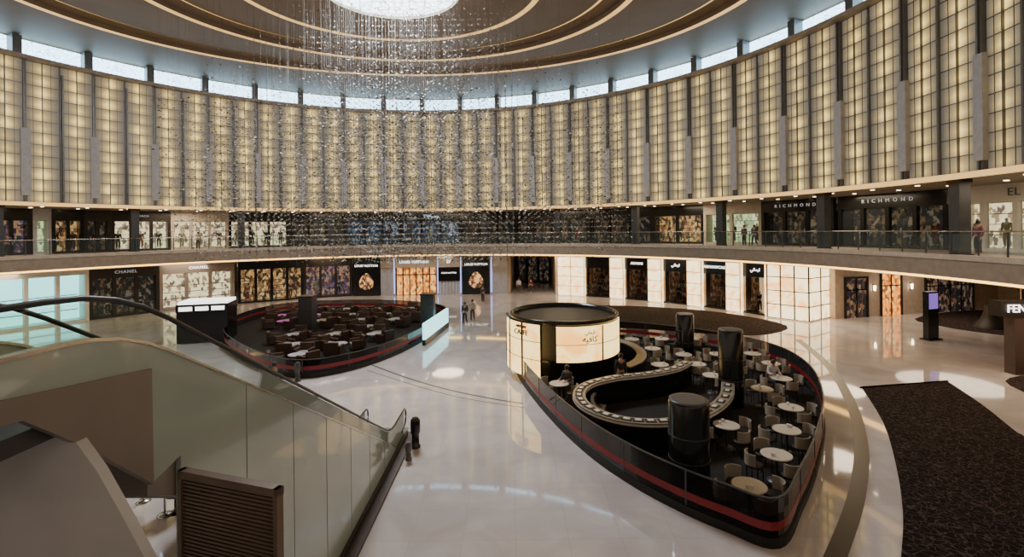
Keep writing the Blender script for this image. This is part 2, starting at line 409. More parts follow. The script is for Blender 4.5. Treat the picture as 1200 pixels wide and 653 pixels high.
# gallery columns + balustrade
colm=MB(); colm.box(-.28,.28,-.28,.28,0,3.7,'greyd'); colm.box(-.33,.33,-.33,.33,0,.12,'dark'); colm.box(-.33,.33,-.33,.33,3.5,3.7,'dark'); colm=colm.mesh('column')
SP=2*BAY; ca0=math.radians(1.9)
for k in range(-1,11):
    a=ca0+SP*k; p=pol(29.55,a)
    mkobj('column',colm,None,(p.x,p.y,5.5),a-math.pi/2,label='square dark grey column on the gallery edge',cat='column',group='gallery columns')
rl=empty('balustrade',(0,0,0),0,'frameless glass gallery balustrade with steel handrail','railing','gallery balustrades')
def arcpts(r,a0,a1,n=10): return [(r*math.cos(a0+(a1-a0)*i/n),r*math.sin(a0+(a1-a0)*i/n)) for i in range(n+1)]
RR=29.12
MB().wall(arcpts(RR,0,SP*.995,12),.02,.1,1.0,'glass').obj('glass_panel',rl)
MB().tube([(x,y,1.1) for x,y in arcpts(RR,0,SP,12)],.035,'chrome').obj('handrail',rl)
pq=MB().box(-.02,.02,-.03,.03,.0,1.08,'greyd').mesh('post')
for i in range(6):
    a=SP*i/6; mkobj('post',pq,rl,(RR*math.cos(a),RR*math.sin(a),0),a)
rl.location=(C[0],C[1],5.6); rl.rotation_euler=(0,0,ca0-SP)
for k in range(0,11): copytree(rl,(C[0],C[1],5.6),ca0+SP*k)

dl=MB().lathe((0,0,0),[(.0,-.02),(.09,-.02),(.12,0)],'lampw',n=12,cap=False).mesh('downlight')
for z,R0,na in((9.19,30.6,36),(9.19,32.6,36),(4.29,30.4,34)):
    for i in range(na):
        a=math.radians(-12+ i*180/na); p=pol(R0,a)
        mkobj('downlight',dl,None,(p.x,p.y,z),0,label='small round recessed warm downlight',cat='light',group='recessed downlights')

# ------------------------------------------------------------ PEOPLE
def skin_mesh(vs,es,rad,sub=1):
    me=D.meshes.new('sk'); me.from_pydata(vs,es,[]); o=D.objects.new('sk',me); COL.objects.link(o)
    md=o.modifiers.new('s','SKIN'); 
    for i,r in enumerate(rad): me.skin_vertices[0].data[i].radius=(r,r) if not isinstance(r,tuple) else r
    me.skin_vertices[0].data[0].use_root=True
    md.use_smooth_shade=True
    sm=o.modifiers.new('u','SUBSURF'); sm.levels=sub
    bpy.context.view_layer.update(); dg=bpy.context.evaluated_depsgraph_get()
    r=D.meshes.new_from_object(o.evaluated_get(dg)); D.objects.remove(o); return r
POSE={
'stand':dict(pel=(0,0,.95),sp=(0,0,1.15),ch=(0,.0,1.34),nk=(0,0,1.48),hd=(0,.02,1.60),tp=(0,.01,1.70),
  sh=(.18,0,1.40),el=(.23,-.02,1.12),wr=(.22,.07,.88),hp=(.09,0,.90),kn=(.10,.03,.50),an=(.10,-.02,.09),toe=(.11,.15,.04)),
'walk':dict(pel=(0,0,.94),sp=(0,.01,1.15),ch=(0,.02,1.34),nk=(0,.03,1.48),hd=(0,.05,1.60),tp=(0,.04,1.70),
  sh=(.18,.02,1.40),el=(.23,-.08,1.14),wr=(.22,.06,.92),hp=(.09,0,.90),kn=(.10,.12,.52),an=(.10,.18,.10),toe=(.11,.35,.06)),
'sit':dict(pel=(0,0,.60),sp=(0,-.02,.83),ch=(0,0,1.01),nk=(0,.03,1.15),hd=(0,.06,1.27),tp=(0,.05,1.37),
  sh=(.18,0,1.07),el=(.23,.08,.83),wr=(.17,.32,.84),hp=(.10,.03,.59),kn=(.12,.45,.55),an=(.12,.42,.09),toe=(.12,.58,.04)),
}
def mir(p,s): return (p[0]*s,p[1],p[2])
PM={}
for nm,P in POSE.items():
    vs=[P['pel'],P['sp'],P['ch'],P['nk'],P['hd'],P['tp']]; es=[(0,1),(1,2),(2,3),(3,4),(4,5)]; rd=[(.13,.10),(.12,.09),(.15,.10),.05,.085,.06]
    arms=[];legs=[]
    for s in(1,-1):
        el=P['el'];wr=P['wr'];kn=P['kn'];an=P['an'];toe=P['toe']
        if nm=='walk' and s==-1:
            el=(.23,.10,1.14);wr=(.21,.24,.96);kn=(.10,.03,.49);an=(.10,-.28,.14);toe=(.11,-.15,.05)
        o=len(vs); arm=[mir(P['sh'],s),mir(el,s),mir(wr,s)]
        d=(Vector(arm[2])-Vector(arm[1])).normalized(); palm=tuple(Vector(arm[2])+d*.07)
        vs+=arm+[palm]; es+=[(2,o),(o,o+1),(o+1,o+2),(o+2,o+3)]; rd+=[.06,.045,.028,.035]; arms.append(arm+[palm])
        o=len(vs); leg=[mir(P['hp'],s),mir(kn,s),mir(an,s),mir(toe,s)]
        vs+=leg; es+=[(0,o),(o,o+1),(o+1,o+2),(o+2,o+3)]; rd+=[.09,.06,.04,.035]; legs.append(leg)
    body=skin_mesh(vs,es,rd)
    x=MB(); x.m=[mat('skin_'+nm,(.42,.25,.17),.5)]
    x.add([v.co[:] for v in body.vertices],[tuple(p.vertices) for p in body.polygons],x.m[0],True)
    for si,a in enumerate(arms):
        d=(Vector(a[3])-Vector(a[2])).normalized(); s=1 if si==0 else -1
        w=Vector((0,1,0)) if abs(d.z)>.6 else Vector((1,0,0))
        for k,l in enumerate((.075,.085,.08,.06)):
            st=Vector(a[3])+w*(k-1.5)*.019
            x.tube([st-d*.01,st+d*l*.55,st+d*l*.8+Vector((-s*.018,.0,0))],[.009,.008,.006],x.m[0],n=5)
        st=Vector(a[2])+d*.03+w*.02; x.tube([st,st+w*.028+d*.03,st+w*.03+d*.06],[.01,.009,.007],x.m[0],n=5)
    h=Vector(P['hd'])
    x.tube([h+Vector((0,.075,.02)),h+Vector((0,.105,-.01)),h+Vector((0,.08,-.02))],[.008,.016,.008],x.m[0],n=6)
    for s in(1,-1): x.lathe(tuple(h+Vector((.083*s,0,-.02))),[(.004,0),(.014,.015),(.016,.035),(.004,.05)],x.m[0],n=6)
    for s in(1,-1): x.lathe(tuple(h+Vector((.03*s,.078,.012))),[(.003,0),(.009,.006),(.003,.012)],'signd',n=6)
    x.lathe(tuple(h+Vector((0,.08,-.05))),[(.004,0),(.02,.004),(.004,.009)],'red',n=6,sy=.4)
    bm=x.mesh('body_'+nm)
    v=[P['pel'],P['sp'],P['ch'],(P['nk'][0],P['nk'][1],P['nk'][2]-.05)]; e=[(0,1),(1,2),(2,3)]; r=[(.15,.115),(.14,.105),(.165,.115),.07]
    for a in arms:
        o=len(v); w=tuple(Vector(a[1]).lerp(Vector(a[2]),.85)); v+=[a[0],a[1],w]; e+=[(2,o),(o,o+1),(o+1,o+2)]; r+=[.075,.06,.042]
    sh=skin_mesh(v,e,r)
    v=[P['pel'],tuple(Vector(P['pel'])+Vector((0,0,.08)))]; e=[(0,1)]; r=[(.155,.12),(.14,.11)]
    for l in legs:
        o=len(v); v+=[l[0],l[1],tuple(Vector(l[2])+Vector((0,0,.03)))]; e+=[(0,o),(o,o+1),(o+1,o+2)]; r+=[.105,.078,.06]
    tr=skin_mesh(v,e,r)
    hm=MB(); hc=tuple(h+Vector((0,-.02,.0)))
    hm.lathe(hc,[(.085,-.04),(.10,.0),(.10,.05),(.08,.10),(.04,.125),(.005,.13)],'signd',n=12)
    PM[nm]=(bm,sh,tr,hm.mesh('hair'))
def cloth(c): 
    k='cl_%02d%02d%02d'%tuple(int(v*50) for v in c)
    if k not in M: M[k]=mat('fabric_'+k,c,.8)
    return M[k]
pcache={}
def person(pose,loc,rz,top,bot,label,sc=1.0,group=None):
    e=empty('person',loc,rz,label,'person',group,scale=sc)
    bm,sh,tr,hr=PM[pose]
    mkobj('body',bm,e)
    for nm,me,c in(('shirt',sh,top),('trousers',tr,bot)):
        key=(nm,pose,c)
        if key not in pcache:
            m=me.copy(); m.materials.clear(); m.materials.append(cloth(c)); pcache[key]=m
        mkobj(nm,pcache[key],e)
    mkobj('hair',hr,e)
    return e
def mannequin_mesh(mt):
    me=MB(); bm=PM['stand'][1]; tr=PM['stand'][2]; bd=PM['stand'][0]
    me.add([v.co[:] for v in bd.vertices],[tuple(p.vertices) for p in bd.polygons],'white',True)
    me.add([v.co[:] for v in bm.vertices],[tuple(p.vertices) for p in bm.polygons],mt,True)
    me.add([v.co[:] for v in tr.vertices],[tuple(p.vertices) for p in tr.polygons],mt,True)
    return me.mesh('mannequin')
MAN=[(mannequin_mesh(cloth((.35,.05,.05))),'white shop mannequin in a red outfit'),(mannequin_mesh(cloth((.03,.03,.04))),'white shop mannequin in a black outfit'),
     (mannequin_mesh(cloth((.5,.4,.28))),'white shop mannequin in a beige outfit'),(mannequin_mesh(cloth((.03,.032,.05))),'white shop mannequin in dark navy clothes')]

# ------------------------------------------------------------ SHOPS
def shop(p0,p1,z,h,frame,inter,label,sign=None,smat='signw',ssize=.5,nwin=3,fh=.9,mann=0,group='shop fronts',pw=.25,sp=1.1,depth=1.4):
    d=p1-p0; w=d.length-.02; rz=math.atan2(d.y,d.x); mid=(p0+p1)/2
    e=empty('shop_front',(mid.x,mid.y,z),rz,label,'shop front',group)
    MB().box(-w/2,w/2,-.12,.3,h-fh,h,frame).obj('fascia',e)
    MB().box(-w/2,w/2,depth,depth+.1,0,h,inter).obj('display_wall',e)
    MB().box(-w/2,w/2,.3,depth,h-fh-.02,h-fh+.05,'cream').obj('display_ceiling',e)
    MB().box(-w/2,-w/2+.06,.3,depth,0,h-fh,frame).obj('display_side',e)
    MB().box(w/2-.06,w/2,.3,depth,0,h-fh,frame).obj('display_side',e)
    MB().box(-w/2,w/2,-.05,depth,0,.18,frame).obj('plinth',e)
    MB().box(-w/2+.1,w/2-.1,.08,.1,.18,h-fh,'glass').obj('window_pane',e)
    me=MB().box(-pw/2,pw/2,-.1,.2,.0,h-fh,frame).mesh('pier')
    for i in range(nwin+1): mkobj('pier',me,e,(-w/2+pw/2+i*(w-pw)/nwin,0,0))
    for zz in(.9,1.5,2.1):
        if zz<h-fh-.3: MB().box(-w/2+.2,w/2-.2,depth-.3,depth,zz,zz+.04,'greyd').obj('shelf',e)
    if sign: lettering(e,sign,ssize,smat,(0,-.16,h-fh/2),sp)
    cs,sn=math.cos(rz),math.sin(rz)
    for i in range(mann):
        lx=-w/2+w*(i+.5)/mann+random.uniform(-.2,.2); ly=.65
        m,lb=random.choice(MAN)
        mkobj('mannequin',m,None,(mid.x+lx*cs-ly*sn,mid.y+lx*sn+ly*cs,z+.18),rz+math.pi+random.uniform(-.5,.5),label=lb,cat='mannequin',group='window mannequins')
    return e,w
R2=35
L2=[(-40,38,'black','d_purple','dark boutique front with colourful window displays',None,3,2),
(38,60,'fin','d_green','narrow pale stone shop front with green interior',None,1,0),
(60,98,'black','d_warm','black boutique front with warm lit windows',None,2,2),
(98,130,'dark','d_dark','dim bronze boutique front with dark windows',None,2,1),
(130,200,'dark','d_white','bronze shop front with brightly lit shelves','COACH',3,3),
(200,268,'cream','d_white','brightly lit cream shop front with shoppers',None,3,3),
(268,338,'black','d_white','black framed shop front with mannequins in bright windows',None,3,4),
(338,405,'black','d_dark','dark shop front with dim windows',None,3,2),
(405,470,'dark','d_cool','dark shop front with blue lit window',None,3,2),
(470,540,'black','d_cool','black shop front with blue lettering',"Tiffany",3,1),
(540,605,'black','d_dark','black shop front with small lit windows',None,3,2),
(605,690,'black','d_dark','dark shop front on the upper gallery',None,4,3),
(690,765,'black','d_dark','dark framed shop front with dim interior',None,3,2),
(765,825,'black','d_warm','black shop front with warm displays',None,2,1),
(825,893,'cream','d_green','pale shop front with greenish bright interior',None,2,3),
(893,978,'black','d_dark','black boutique front with silver lettering','RICHMOND',3,2),
(983,1112,'black','d_dark','long black boutique front with silver lettering','RICHMOND',4,3),
(1116,1290,'white','d_white','bright white shop front with mannequins','EL',4,4)]
for x0,x1,fr,it,lb,sg,nw,mn in L2:
    p0,p1=ring(x0,R2),ring(x1,R2)
    sm_='signg'
    if sg=='Tiffany': sm_='signb'
    if sg=='EL': sm_='grey'
    shop(p0,p1,5.5,3.7,fr,it,lb,sg,sm_,{'Tiffany':.62,'EL':.6,'RICHMOND':.36,'COACH':.26}.get(sg,.4),nw,.95,mn,'gallery shop fronts',sp=2.1 if sg=='RICHMOND' else 1.1)
R1=32
L1=[(-60,103,'white','screen','glowing pale cyan shop front with large panes',None,4,0),
(103,186,'dark','d_dark','dark bronze boutique front with dim windows','CHANEL',3,2),
(186,274,'taupe','d_white','taupe stone boutique front with glowing windows','CHANEL',3,0),
(278,355,'black','d_warm','black framed boutique front with warm displays',None,4,3),
(355,412,'dark','d_purple','boutique front with colourful window displays',None,3,2)]
for x0,x1,fr,it,lb,sg,nw,mn in L1:
    shop(ring(x0,R1),ring(x1,R1),0,4.3,fr,it,lb,sg,'signw' if fr=='taupe' else 'signg',.36,nw,.95 if it!='screen' else .5,mn,'ground floor shop fronts',sp=1.2)
def lv():
    p0,p1=ring(412,R1-.4),ring(594,R1-.4); d=p1-p0; w=d.length; rz=math.atan2(d.y,d.x); mid=(p0+p1)/2
    e=empty('shop_front',(mid.x,mid.y,0),rz,'grey fluted boutique facade with blue light lines and amber doorway','shop front','ground floor shop fronts')
    X=lambda px:(px-412)/(594-412)*w-w/2
    MB().box(-w/2,w/2,.4,.6,0,4.3,'greyd').obj('facade_wall',e)
    for a,c in((445,463),(510,540),(573,594)):
        b=MB(); n=8; pts=[(X(a),.4)]
        for i in range(n):
            x=X(a)+(X(c)-X(a))*i/n; x2=x+(X(c)-X(a))/n*.6; pts+=[(x,.1),(x2,.1),(x2,.25),(X(a)+(X(c)-X(a))*(i+1)/n,.25)]
        pts+=[(X(c),.4)]
        b.prism(pts[::-1],0,4.25,'fin'); b.obj('fluted_panel',e)
    MB().box(X(445),X(594),.0,.45,3.05,4.3,'fin').obj('fascia',e)
    nb=MB().box(-.03,.03,-.06,0,0,3.9,'neonblue').mesh('neon_line')
    for px in(461,512,539,575): mkobj('neon_line',nb,e,(X(px),.05,.2))
    lettering(e,'LOUIS VUITTON',.40,'signw',(X(484),-.06,3.65),1.1)
    MB().box(X(463),X(510),.3,.36,0.05,3.0,'d_orange').obj('doorway_glow',e)
    MB().box(X(463),X(510),.1,.3,2.2,2.3,'dark').obj('door_transom',e)
    dm=MB().box(-.05,.05,.1,.3,0,3.05,'dark').mesh('door_mullion')
    for i in range(7): mkobj('door_mullion',dm,e,(X(463)+(X(510)-X(463))*i/6,0,0))
    MB().box(X(512),X(538),.0,.1,1.5,3.0,'black').obj('logo_panel',e)
    lettering(e,'LV',.5,'signw',(X(525),-.03,3.65),.7); lettering(e,'LOUIS VUITTON',.22,'signw',(X(525),-.04,2.4))
    for a,c in((413,444),(541,573)):
        MB().box(X(a),X(c),.0,.15,0,4.2,'black').obj('poster_board',e)
        m=(X(a)+X(c))/2
        lettering(e,'LOUIS VUITTON',.34,'signw',(m,-.03,3.3))
        MB().prismy([(m+.75*math.cos(t)*(1-.35*math.sin(t)),1.6+.9*math.sin(t)) for t in [i*math.pi/10 for i in range(20)]],-.06,-.01,'d_warm').obj('poster_picture',e)
lv()
q0,q1=ring(596,R1),ring(652,R1)
dirn=((q0+q1)/2).normalized()
for nm,q in(('wall_corridor_west',q0),('wall_corridor_east',q1)):
    b=MB(); e2=q+dirn*14; b.wall([(q.x,q.y),(e2.x,e2.y)],.3,0,4.3,'beige'); b.obj(nm,kind='structure')
shop(q0+dirn*12+Vector((.2,0,0)),q1+dirn*12-Vector((.2,0,0)),0,4.3,'dark','d_dark','dim shop front at the end of the passage',None,nwin=3,mann=2,group='ground floor shop fronts')

AR='\uFEF2\uFEE7\uFE8E\uFEE3\uFEAD\uFE8D'; KA='\uFEEA\uFEF4\uFED3\uFE8E\uFEDB'
segs=[(654,685,'o'),(685,715,'k'),(715,731,'o'),(731,760,'k'),(760,776,'o'),(776,806,'k'),(806,823,'o'),(823,852,'k'),(852,869,'o'),(869,899,'k')]
words=['','ARMANI',AR,'ARMANI/CASA',AR]; ki=0
def gm(b,x0,x1,z0,z1,nx,nz,y):
    for i in range(nx+1): b.box(x0+(x1-x0)*i/nx-.025,x0+(x1-x0)*i/nx+.025,y-.03,y,z0,z1,'brown')
    for j in range(nz+1): b.box(x0,x1,y-.03,y,z0+(z1-z0)*j/nz-.02,z0+(z1-z0)*j/nz+.02,'brown')
for x0,x1,t in segs:
    p0,p1=ring(x0,R1),ring(x1,R1); d=p1-p0; w=d.length; rz=math.atan2(d.y,d.x); mid=(p0+p1)/2
    if t=='o':
        e=empty('onyx_light_wall',(mid.x,mid.y,0),rz,'glowing cream onyx wall panel with dark joints','wall panel','backlit onyx panels')
        MB().box(-w/2,w/2,-.3,.5,0.05,4.1,'onyx').obj('onyx_slab',e)
        b=MB(); gm(b,-w/2,w/2,.05,4.1,2 if x1-x0>20 else 1,4,-.3); b.obj('joint_frame',e)
    else:
        e=empty('shop_window',(mid.x,mid.y,0),rz,'black shop window bay with small lit lettering','shop window','black shop window bays')
        MB().box(-w/2,w/2,.1,.4,3.0,4.3,'black').obj('fascia',e)
        MB().box(-w/2,w/2,1.2,1.3,0,3,'d_dark').obj('display_wall',e)
        MB().box(-w/2,w/2,.15,.18,0,3,'glassd').obj('window_pane',e)
        MB().box(-w/2,w/2,.1,1.3,0,.15,'black').obj('plinth',e)
        if words[ki]: lettering(e,words[ki],.34,'signw',(0,.06,3.6))
        m,lb=MAN[(ki*3+1)%4]; cs,sn=math.cos(rz),math.sin(rz)
        mkobj('mannequin',m,None,(mid.x-.7*sn,mid.y+.7*cs,.15),rz+math.pi,label=lb,cat='mannequin',group='window mannequins')
        ki+=1
ck=empty('onyx_light_wall',(0,0,0),0,'large glowing onyx corner block with gridded panels','wall panel','backlit onyx panels')
pa,pb,pc=S(899,372),S(948,378),S(975,372)
pd=pc+Vector((-.5,4,0)); pe=pa+Vector((1,4,0))
MB().prism([pa,pb,pc,pd,pe],.05,4.25,'onyx').obj('onyx_slab',ck)
b=MB()
for s,t2,nx in((pa,pb,3),(pb,pc,2)):
    for i in range(nx+1):
        p=s.lerp(t2,i/nx); b.box(p.x-.04,p.x+.04,p.y-.06,p.y,.05,4.3,'brown')
    for j in range(5):
        z=.05+4.2*j/4; b.wall([(s.x,s.y-.03),(t2.x,t2.y-.03)],.06,z-.03,z+.03,'brown')
b.obj('joint_frame',ck)

h0,h1=S(979,374),S(1170,361)
d=h1-h0; w=d.length; rz=math.atan2(d.y,d.x); mid=(h0+h1)/2
MB().box(-w/2,w/2,0,.5,0,4.3,'beige').obj('wall_north_east',loc=(mid.x,mid.y,0),rz=rz,kind='structure')
def hx(px): return ((px-979)/(1170-979)-.5)*w
def doorway(px0,px1,h,inter,lb):
    x0,x1=hx(px0),hx(px1); cx=(x0+x1)/2; ww=x1-x0
    e=empty('doorway',(mid.x+cx*math.cos(rz),mid.y+cx*math.sin(rz),0),rz,lb,'door','hall doorways')
    MB().box(-ww/2-.15,-ww/2,-.12,0,0,h+.15,'dark').box(ww/2,ww/2+.15,-.12,0,0,h+.15,'dark').box(-ww/2,ww/2,-.12,0,h,h+.15,'dark').obj('door_frame',e)
    MB().box(-ww/2,ww/2,-.04,-.01,0,h,inter).obj('door_glow',e)
    n=max(2,int(ww/1.2)); mm=MB().box(-.04,.04,-.09,-.04,0,h,'black').mesh('mullion')
    for i in range(1,n): mkobj('mullion',mm,e,(-ww/2+ww*i/n,0,0))
    MB().box(-ww/2,ww/2,-.09,-.04,h*.7,h*.7+.07,'black').obj('transom',e)
    for s in(-1,1): MB().lathe((s*.12,-.13,1.0),[(.02,0),(.02,.35)],'chrome',n=6).obj('door_handle',e)
doorway(990,1012,3.0,'d_dark','dark framed glazed doorway in a beige wall')
doorway(1029,1050,3.3,'d_orange','glowing amber doorway with dark frame')
doorway(1080,1136,3.0,'d_dark','wide dark glazed shop entrance in a beige wall')
for px in(1020,1062):
    x=hx(px); e=empty('wall_sconce',(mid.x+x*math.cos(rz),mid.y+x*math.sin(rz),2.2),rz,'slim wall lamp with warm glow beside a doorway','lamp','wall sconces')
    MB().box(-.05,.05,-.06,0,-.3,.3,'dark').obj('back_plate',e); MB().lathe((0,-.14,-.2),[(.07,0),(.1,.4)],'lampw',n=10).obj('lamp_shade',e)
shop(Vector((33.5,31,0)),Vector((40,27,0)),0,4.3,'black','d_warm','black boutique front with warm windows in the hall',None,'signw',1.0,3,1.0,1,'ground floor shop fronts')
p=S(1190,440); e=empty('shop_front',(p.x,p.y,0),0,'brown boutique portal with black fascia and bold white letters','shop front','ground floor shop fronts')
MB().box(0,.5,0,.5,0,2.75,'brown').obj('portal_pier',e)
MB().box(-.75,4.5,-.1,.5,2.75,3.45,'dark').obj('fascia',e)
MB().box(.5,4.5,.3,.4,0,2.75,'d_warm').obj('display_wall',e)
lettering(e,'FENDI',.52,'signw',(-.5,-.14,3.1),1.0,align='LEFT')

# ------------------------------------------------------------ FLOOR INLAYS
def ribbon(name,pts,wd,z,m,kind='structure'):
    c=catmull([S(x,y) for x,y in pts],8,False); MB().wall([(p.x,p.y) for p in c],wd,.001,z,m).obj(name,kind=kind)
ribbon('trim_20',[(935,398),(970,428),(996,470),(1009,520),(1004,580),(980,650),(960,690)],.38,.004,'stripe')
ribbon('trim_21',[(436,428),(480,444),(530,458),(580,468),(612,473)],.12,.004,'line')
ribbon('trim_22',[(430,434),(480,450),(530,464),(580,473),(615,478)],.05,.004,'line')
def carpet(px,lb,n=3): 
    pts=catmull([S(x,y) for x,y in px],n)
    return MB().prism([(p.x,p.y) for p in pts],0.001,.02,'carpet').obj('carpet',label=lb,cat='carpet')
carpet([(1011,456),(1011.5,455.5),(1060,450.5),(1109,448),(1111,448),(1150,474),(1190,506),(1200,512),(1240,550),(1300,600),(1200,700),(1050,720),(1056,653),(1058,600),(1050,545),(1035,495)],'large dark brown carpet with fine scribble pattern on marble')
carpet([(1072,374),(1110,366),(1160,364),(1230,372),(1290,385),(1290,402),(1215,397),(1150,390),(1100,382)],'dark patterned runner carpet beside shop entrances')
carpet([(1178,447),(1210,440),(1260,450),(1260,480),(1215,466)],'dark patterned carpet corner on marble floor')
carpet([(618,364),(700,358),(800,362),(870,370),(922,382),(905,391),(860,393),(760,386),(670,380)],'dark crescent carpet behind the cafe enclosure')

# ------------------------------------------------------------ CAFE
outline=catmull([S(x,y) for x,y in[(912,642),(850,622),(795,598),(740,568),(690,533),(645,490),(612,448),(598,418),(606,402),(645,393),(710,395),(780,402),(850,413),(910,430),(948,456),(965,497),(957,550),(938,600)]],6)
OUT=[(p.x,p.y) for p in outline]
MB().prism(OUT,0.002,.05,'cafefloor').obj('floor_cafe',kind='structure')
def barrier(poly,label,red,h=1.1,gm_='glassd'):
    e=empty('glass_barrier',(0,0,0),0,label,'barrier')
    MB().wall(poly,.09,0,.22,'blackm',True).obj('base_rail',e)
    MB().wall(poly,.02,.22,h-.03,gm_,True).obj('glass_panel',e)
    if red: MB().wall([tuple(p) for p in poly],.03,.38,.56,'red',True).obj('red_band',e)
    MB().wall(poly,.045,h-.03,h,'greyd',True).obj('top_rail',e)
    pm_=MB().lathe((0,0,0),[(.025,0),(.025,h)],'greyd',n=8).mesh('post')
    acc=0
    for i in range(len(poly)):
        a=Vector(poly[i]); bb=Vector(poly[(i+1)%len(poly)]); acc+=(bb-a).length
        if acc>1.9: acc=0; mkobj('post',pm_,e,(bb.x,bb.y,0))
barrier(OUT,'smoked glass cafe barrier with red band and black base',True)
pv=empty('cafe_pavilion',(2.5,23.6,0.05),0,'black oval cafe pavilion with glowing onyx sign walls','kiosk')
sy=1.06
MB().lathe((0,0,0),[(2.40,0),(2.40,1.0),(2.45,1.05),(2.45,1.12)],'black',n=48,sy=sy).obj('counter_base',pv)
b=MB().lathe((0,0,0),[(2.3,1.12),(2.3,2.85)],'blackm',n=48,sy=sy,cap=False); b.obj('core_wall',pv)
MB().lathe((0,0,0),[(2.4,2.72),(2.62,2.74),(2.64,2.92),(2.60,2.94),(2.5,2.94),(2.46,2.78)],'black',n=64,sy=sy,cap=False).obj('canopy_ring',pv)
MB().lathe((0,0,0),[(2.48,2.76),(.01,2.78)],'dark',n=64,sy=sy,cap=False).obj('canopy_roof',pv)
def curvedpanel(a0,a1,r,z0,z1,m,name,n=14,th=.05):
    b=MB(); vs=[];fs=[]
    for i in range(n+1):
        a=a0+(a1-a0)*i/n
        for rr_,z in((r,z0),(r+th,z0),(r+th,z1),(r,z1)): vs.append((rr_*math.cos(a),sy*rr_*math.sin(a),z))
    for i in range(n):
        for k in range(4): fs.append((i*4+k,i*4+(k+1)%4,i*4+4+(k+1)%4,i*4+4+k))
    fs+=[(3,2,1,0),tuple(n*4+k for k in range(4))]
    b.add(vs,fs,m,False); return b.obj(name,pv)
rad=math.radians
curvedpanel(rad(178),rad(243),2.76,.40,2.78,'onyx2','onyx_sign_panel')
curvedpanel(rad(256),rad(350),2.62,1.15,2.70,'onyx2','onyx_sign_panel')
for a in(178,200,222,243): curvedpanel(rad(a-.9),rad(a+.9),2.82,.40,2.82,'black','panel_joint',1,.03)
curvedpanel(rad(177),rad(244),2.74,2.78,2.86,'black','panel_cap',12,.11)
for a in(256,303,350): curvedpanel(rad(a-.6),rad(a+.6),2.68,1.15,2.70,'black','panel_joint',1,.03)
for z in(1.2,2.0): curvedpanel(rad(178),rad(243),2.82,z-.014,z+.014,'brown','panel_joint',12,.01)
curvedpanel(rad(256),rad(350),2.68,1.9,1.925,'brown','panel_joint',18,.01)
def pvtext(s,size,a,z,r=2.86):
    a=rad(a); lettering(pv,s,size,'signd',(r*math.cos(a),sy*r*math.sin(a),z),rz=a+math.pi/2)
pvtext('ARMANI',.18,221,2.60); pvtext('CAFFE',.32,221,2.34)
pvtext(AR,.20,288,2.44,2.74); pvtext(KA,.36,288,2.15,2.74)
PVC=(2.5,23.6)
cc_=[(PVC[0]+3.7*math.cos(rad(t)),PVC[1]+3.75*math.sin(rad(t))) for t in range(-50,45,6)]
ct=empty('pavilion_counter',(0,0,0),0,'curved black service counter with ivory top beside the pavilion','counter')
MB().wall(cc_,.40,.05,1.02,'black').obj('counter_front',ct); MB().wall(cc_,.46,1.02,1.07,'ivory').obj('counter_top',ct)
bp=catmull([S(x,y,1.1) for x,y in[(853,446),(850,463),(828,480),(792,490),(748,491),(710,484),(684,471),(679,457),(692,447),(722,440),(760,436),(790,430),(806,422)]],6,False)
BP=[(p.x,p.y) for p in bp]
bc=empty('curved_bar_counter',(0,0,0),0,'S-shaped black bar counter with beige top','counter')
MB().wall(BP,.34,.05,.94,'black').obj('counter_front',bc)
MB().wall(BP,.44,1.0,1.05,'ivory').obj('counter_top',bc)
MB().wall(BP,.46,.94,1.0,'white').obj('counter_edge',bc)
cen=Vector((sum(p[0] for p in BP)/len(BP),sum(p[1] for p in BP)/len(BP)))
IN=[tuple(Vector(p).lerp(cen,.26)) for p in BP[4:46]]
bn=empty('banquette',(0,0,0),0,'curved dark upholstered banquette inside the counter','bench')
MB().wall(IN,.55,.05,.45,'brown').obj('seat',bn)
MB().wall([tuple(Vector(p).lerp(cen,.19)) for p in BP[4:46]],.12,.05,.85,'blackm').obj('backrest',bn)
pmm=MB().box(-.17,.17,-.13,.13,0,.012,'blackm').mesh('place_mat'); pmw=MB().box(-.10,.10,-.07,.07,0,.02,'white').mesh('napkin')
for i in range(2,len(BP)-2,2):
    p=Vector(BP[i]); t=(Vector(BP[i+1])-p); a=math.atan2(t.y,t.x)+random.uniform(-.15,.15)
    mkobj('place_mat',pmm,None,(p.x,p.y,1.052),a,label='dark place mat lying on the bar counter',cat='place mat',group='place mats')
    mkobj('napkin',pmw,None,(p.x,p.y,1.066),a,label='folded white napkin on a dark place mat',cat='napkin',group='napkins')
PILL=[]
def pillar(px,py,w_,h,lb):
    p=S(px,py,.05); PILL.append(p); e=empty('service_tower',p,0,lb,'pillar')
    MB().lathe((0,0,0),[(w_/2,0),(w_/2,h-.05),(w_/2-.04,h)],'black',n=32).obj('shaft',e)
    MB().lathe((0,0,h),[(w_/2-.02,0),(w_/2-.02,.03),(w_/2-.12,.03)],'greyd',n=32).obj('cap',e)
    for f in(.35,.62): MB().lathe((0,0,h*f),[(w_/2+.012,0),(w_/2+.012,.03)],'greyd',n=32).obj('band',e)
pillar(808,572,1.05,2.35,'round glossy black service tower in the cafe')
pillar(857,475,.92,2.95,'tall round black service tower in the cafe')
pillar(803,418,.92,2.3,'round black service tower beside the cafe edge')
tb=empty('cafe_table',(0,0,0),0,'round pale-topped pedestal cafe table','table','cafe tables')
MB().lathe((0,0,.70),[(.38,0),(.40,.012),(.40,.03),(.38,.04)],'tabletop',n=32).obj('table_top',tb)
MB().lathe((0,0,0),[(.035,.02),(.035,.70)],'greyd',n=10).obj('pedestal',tb)
MB().lathe((0,0,0),[(.25,0),(.24,.02),(.04,.05)],'greyd',n=20).obj('base',tb)
ch=empty('cafe_chair',(0,0,0),0,'taupe upholstered cafe chair with curved back and dark legs','chair','cafe chairs')
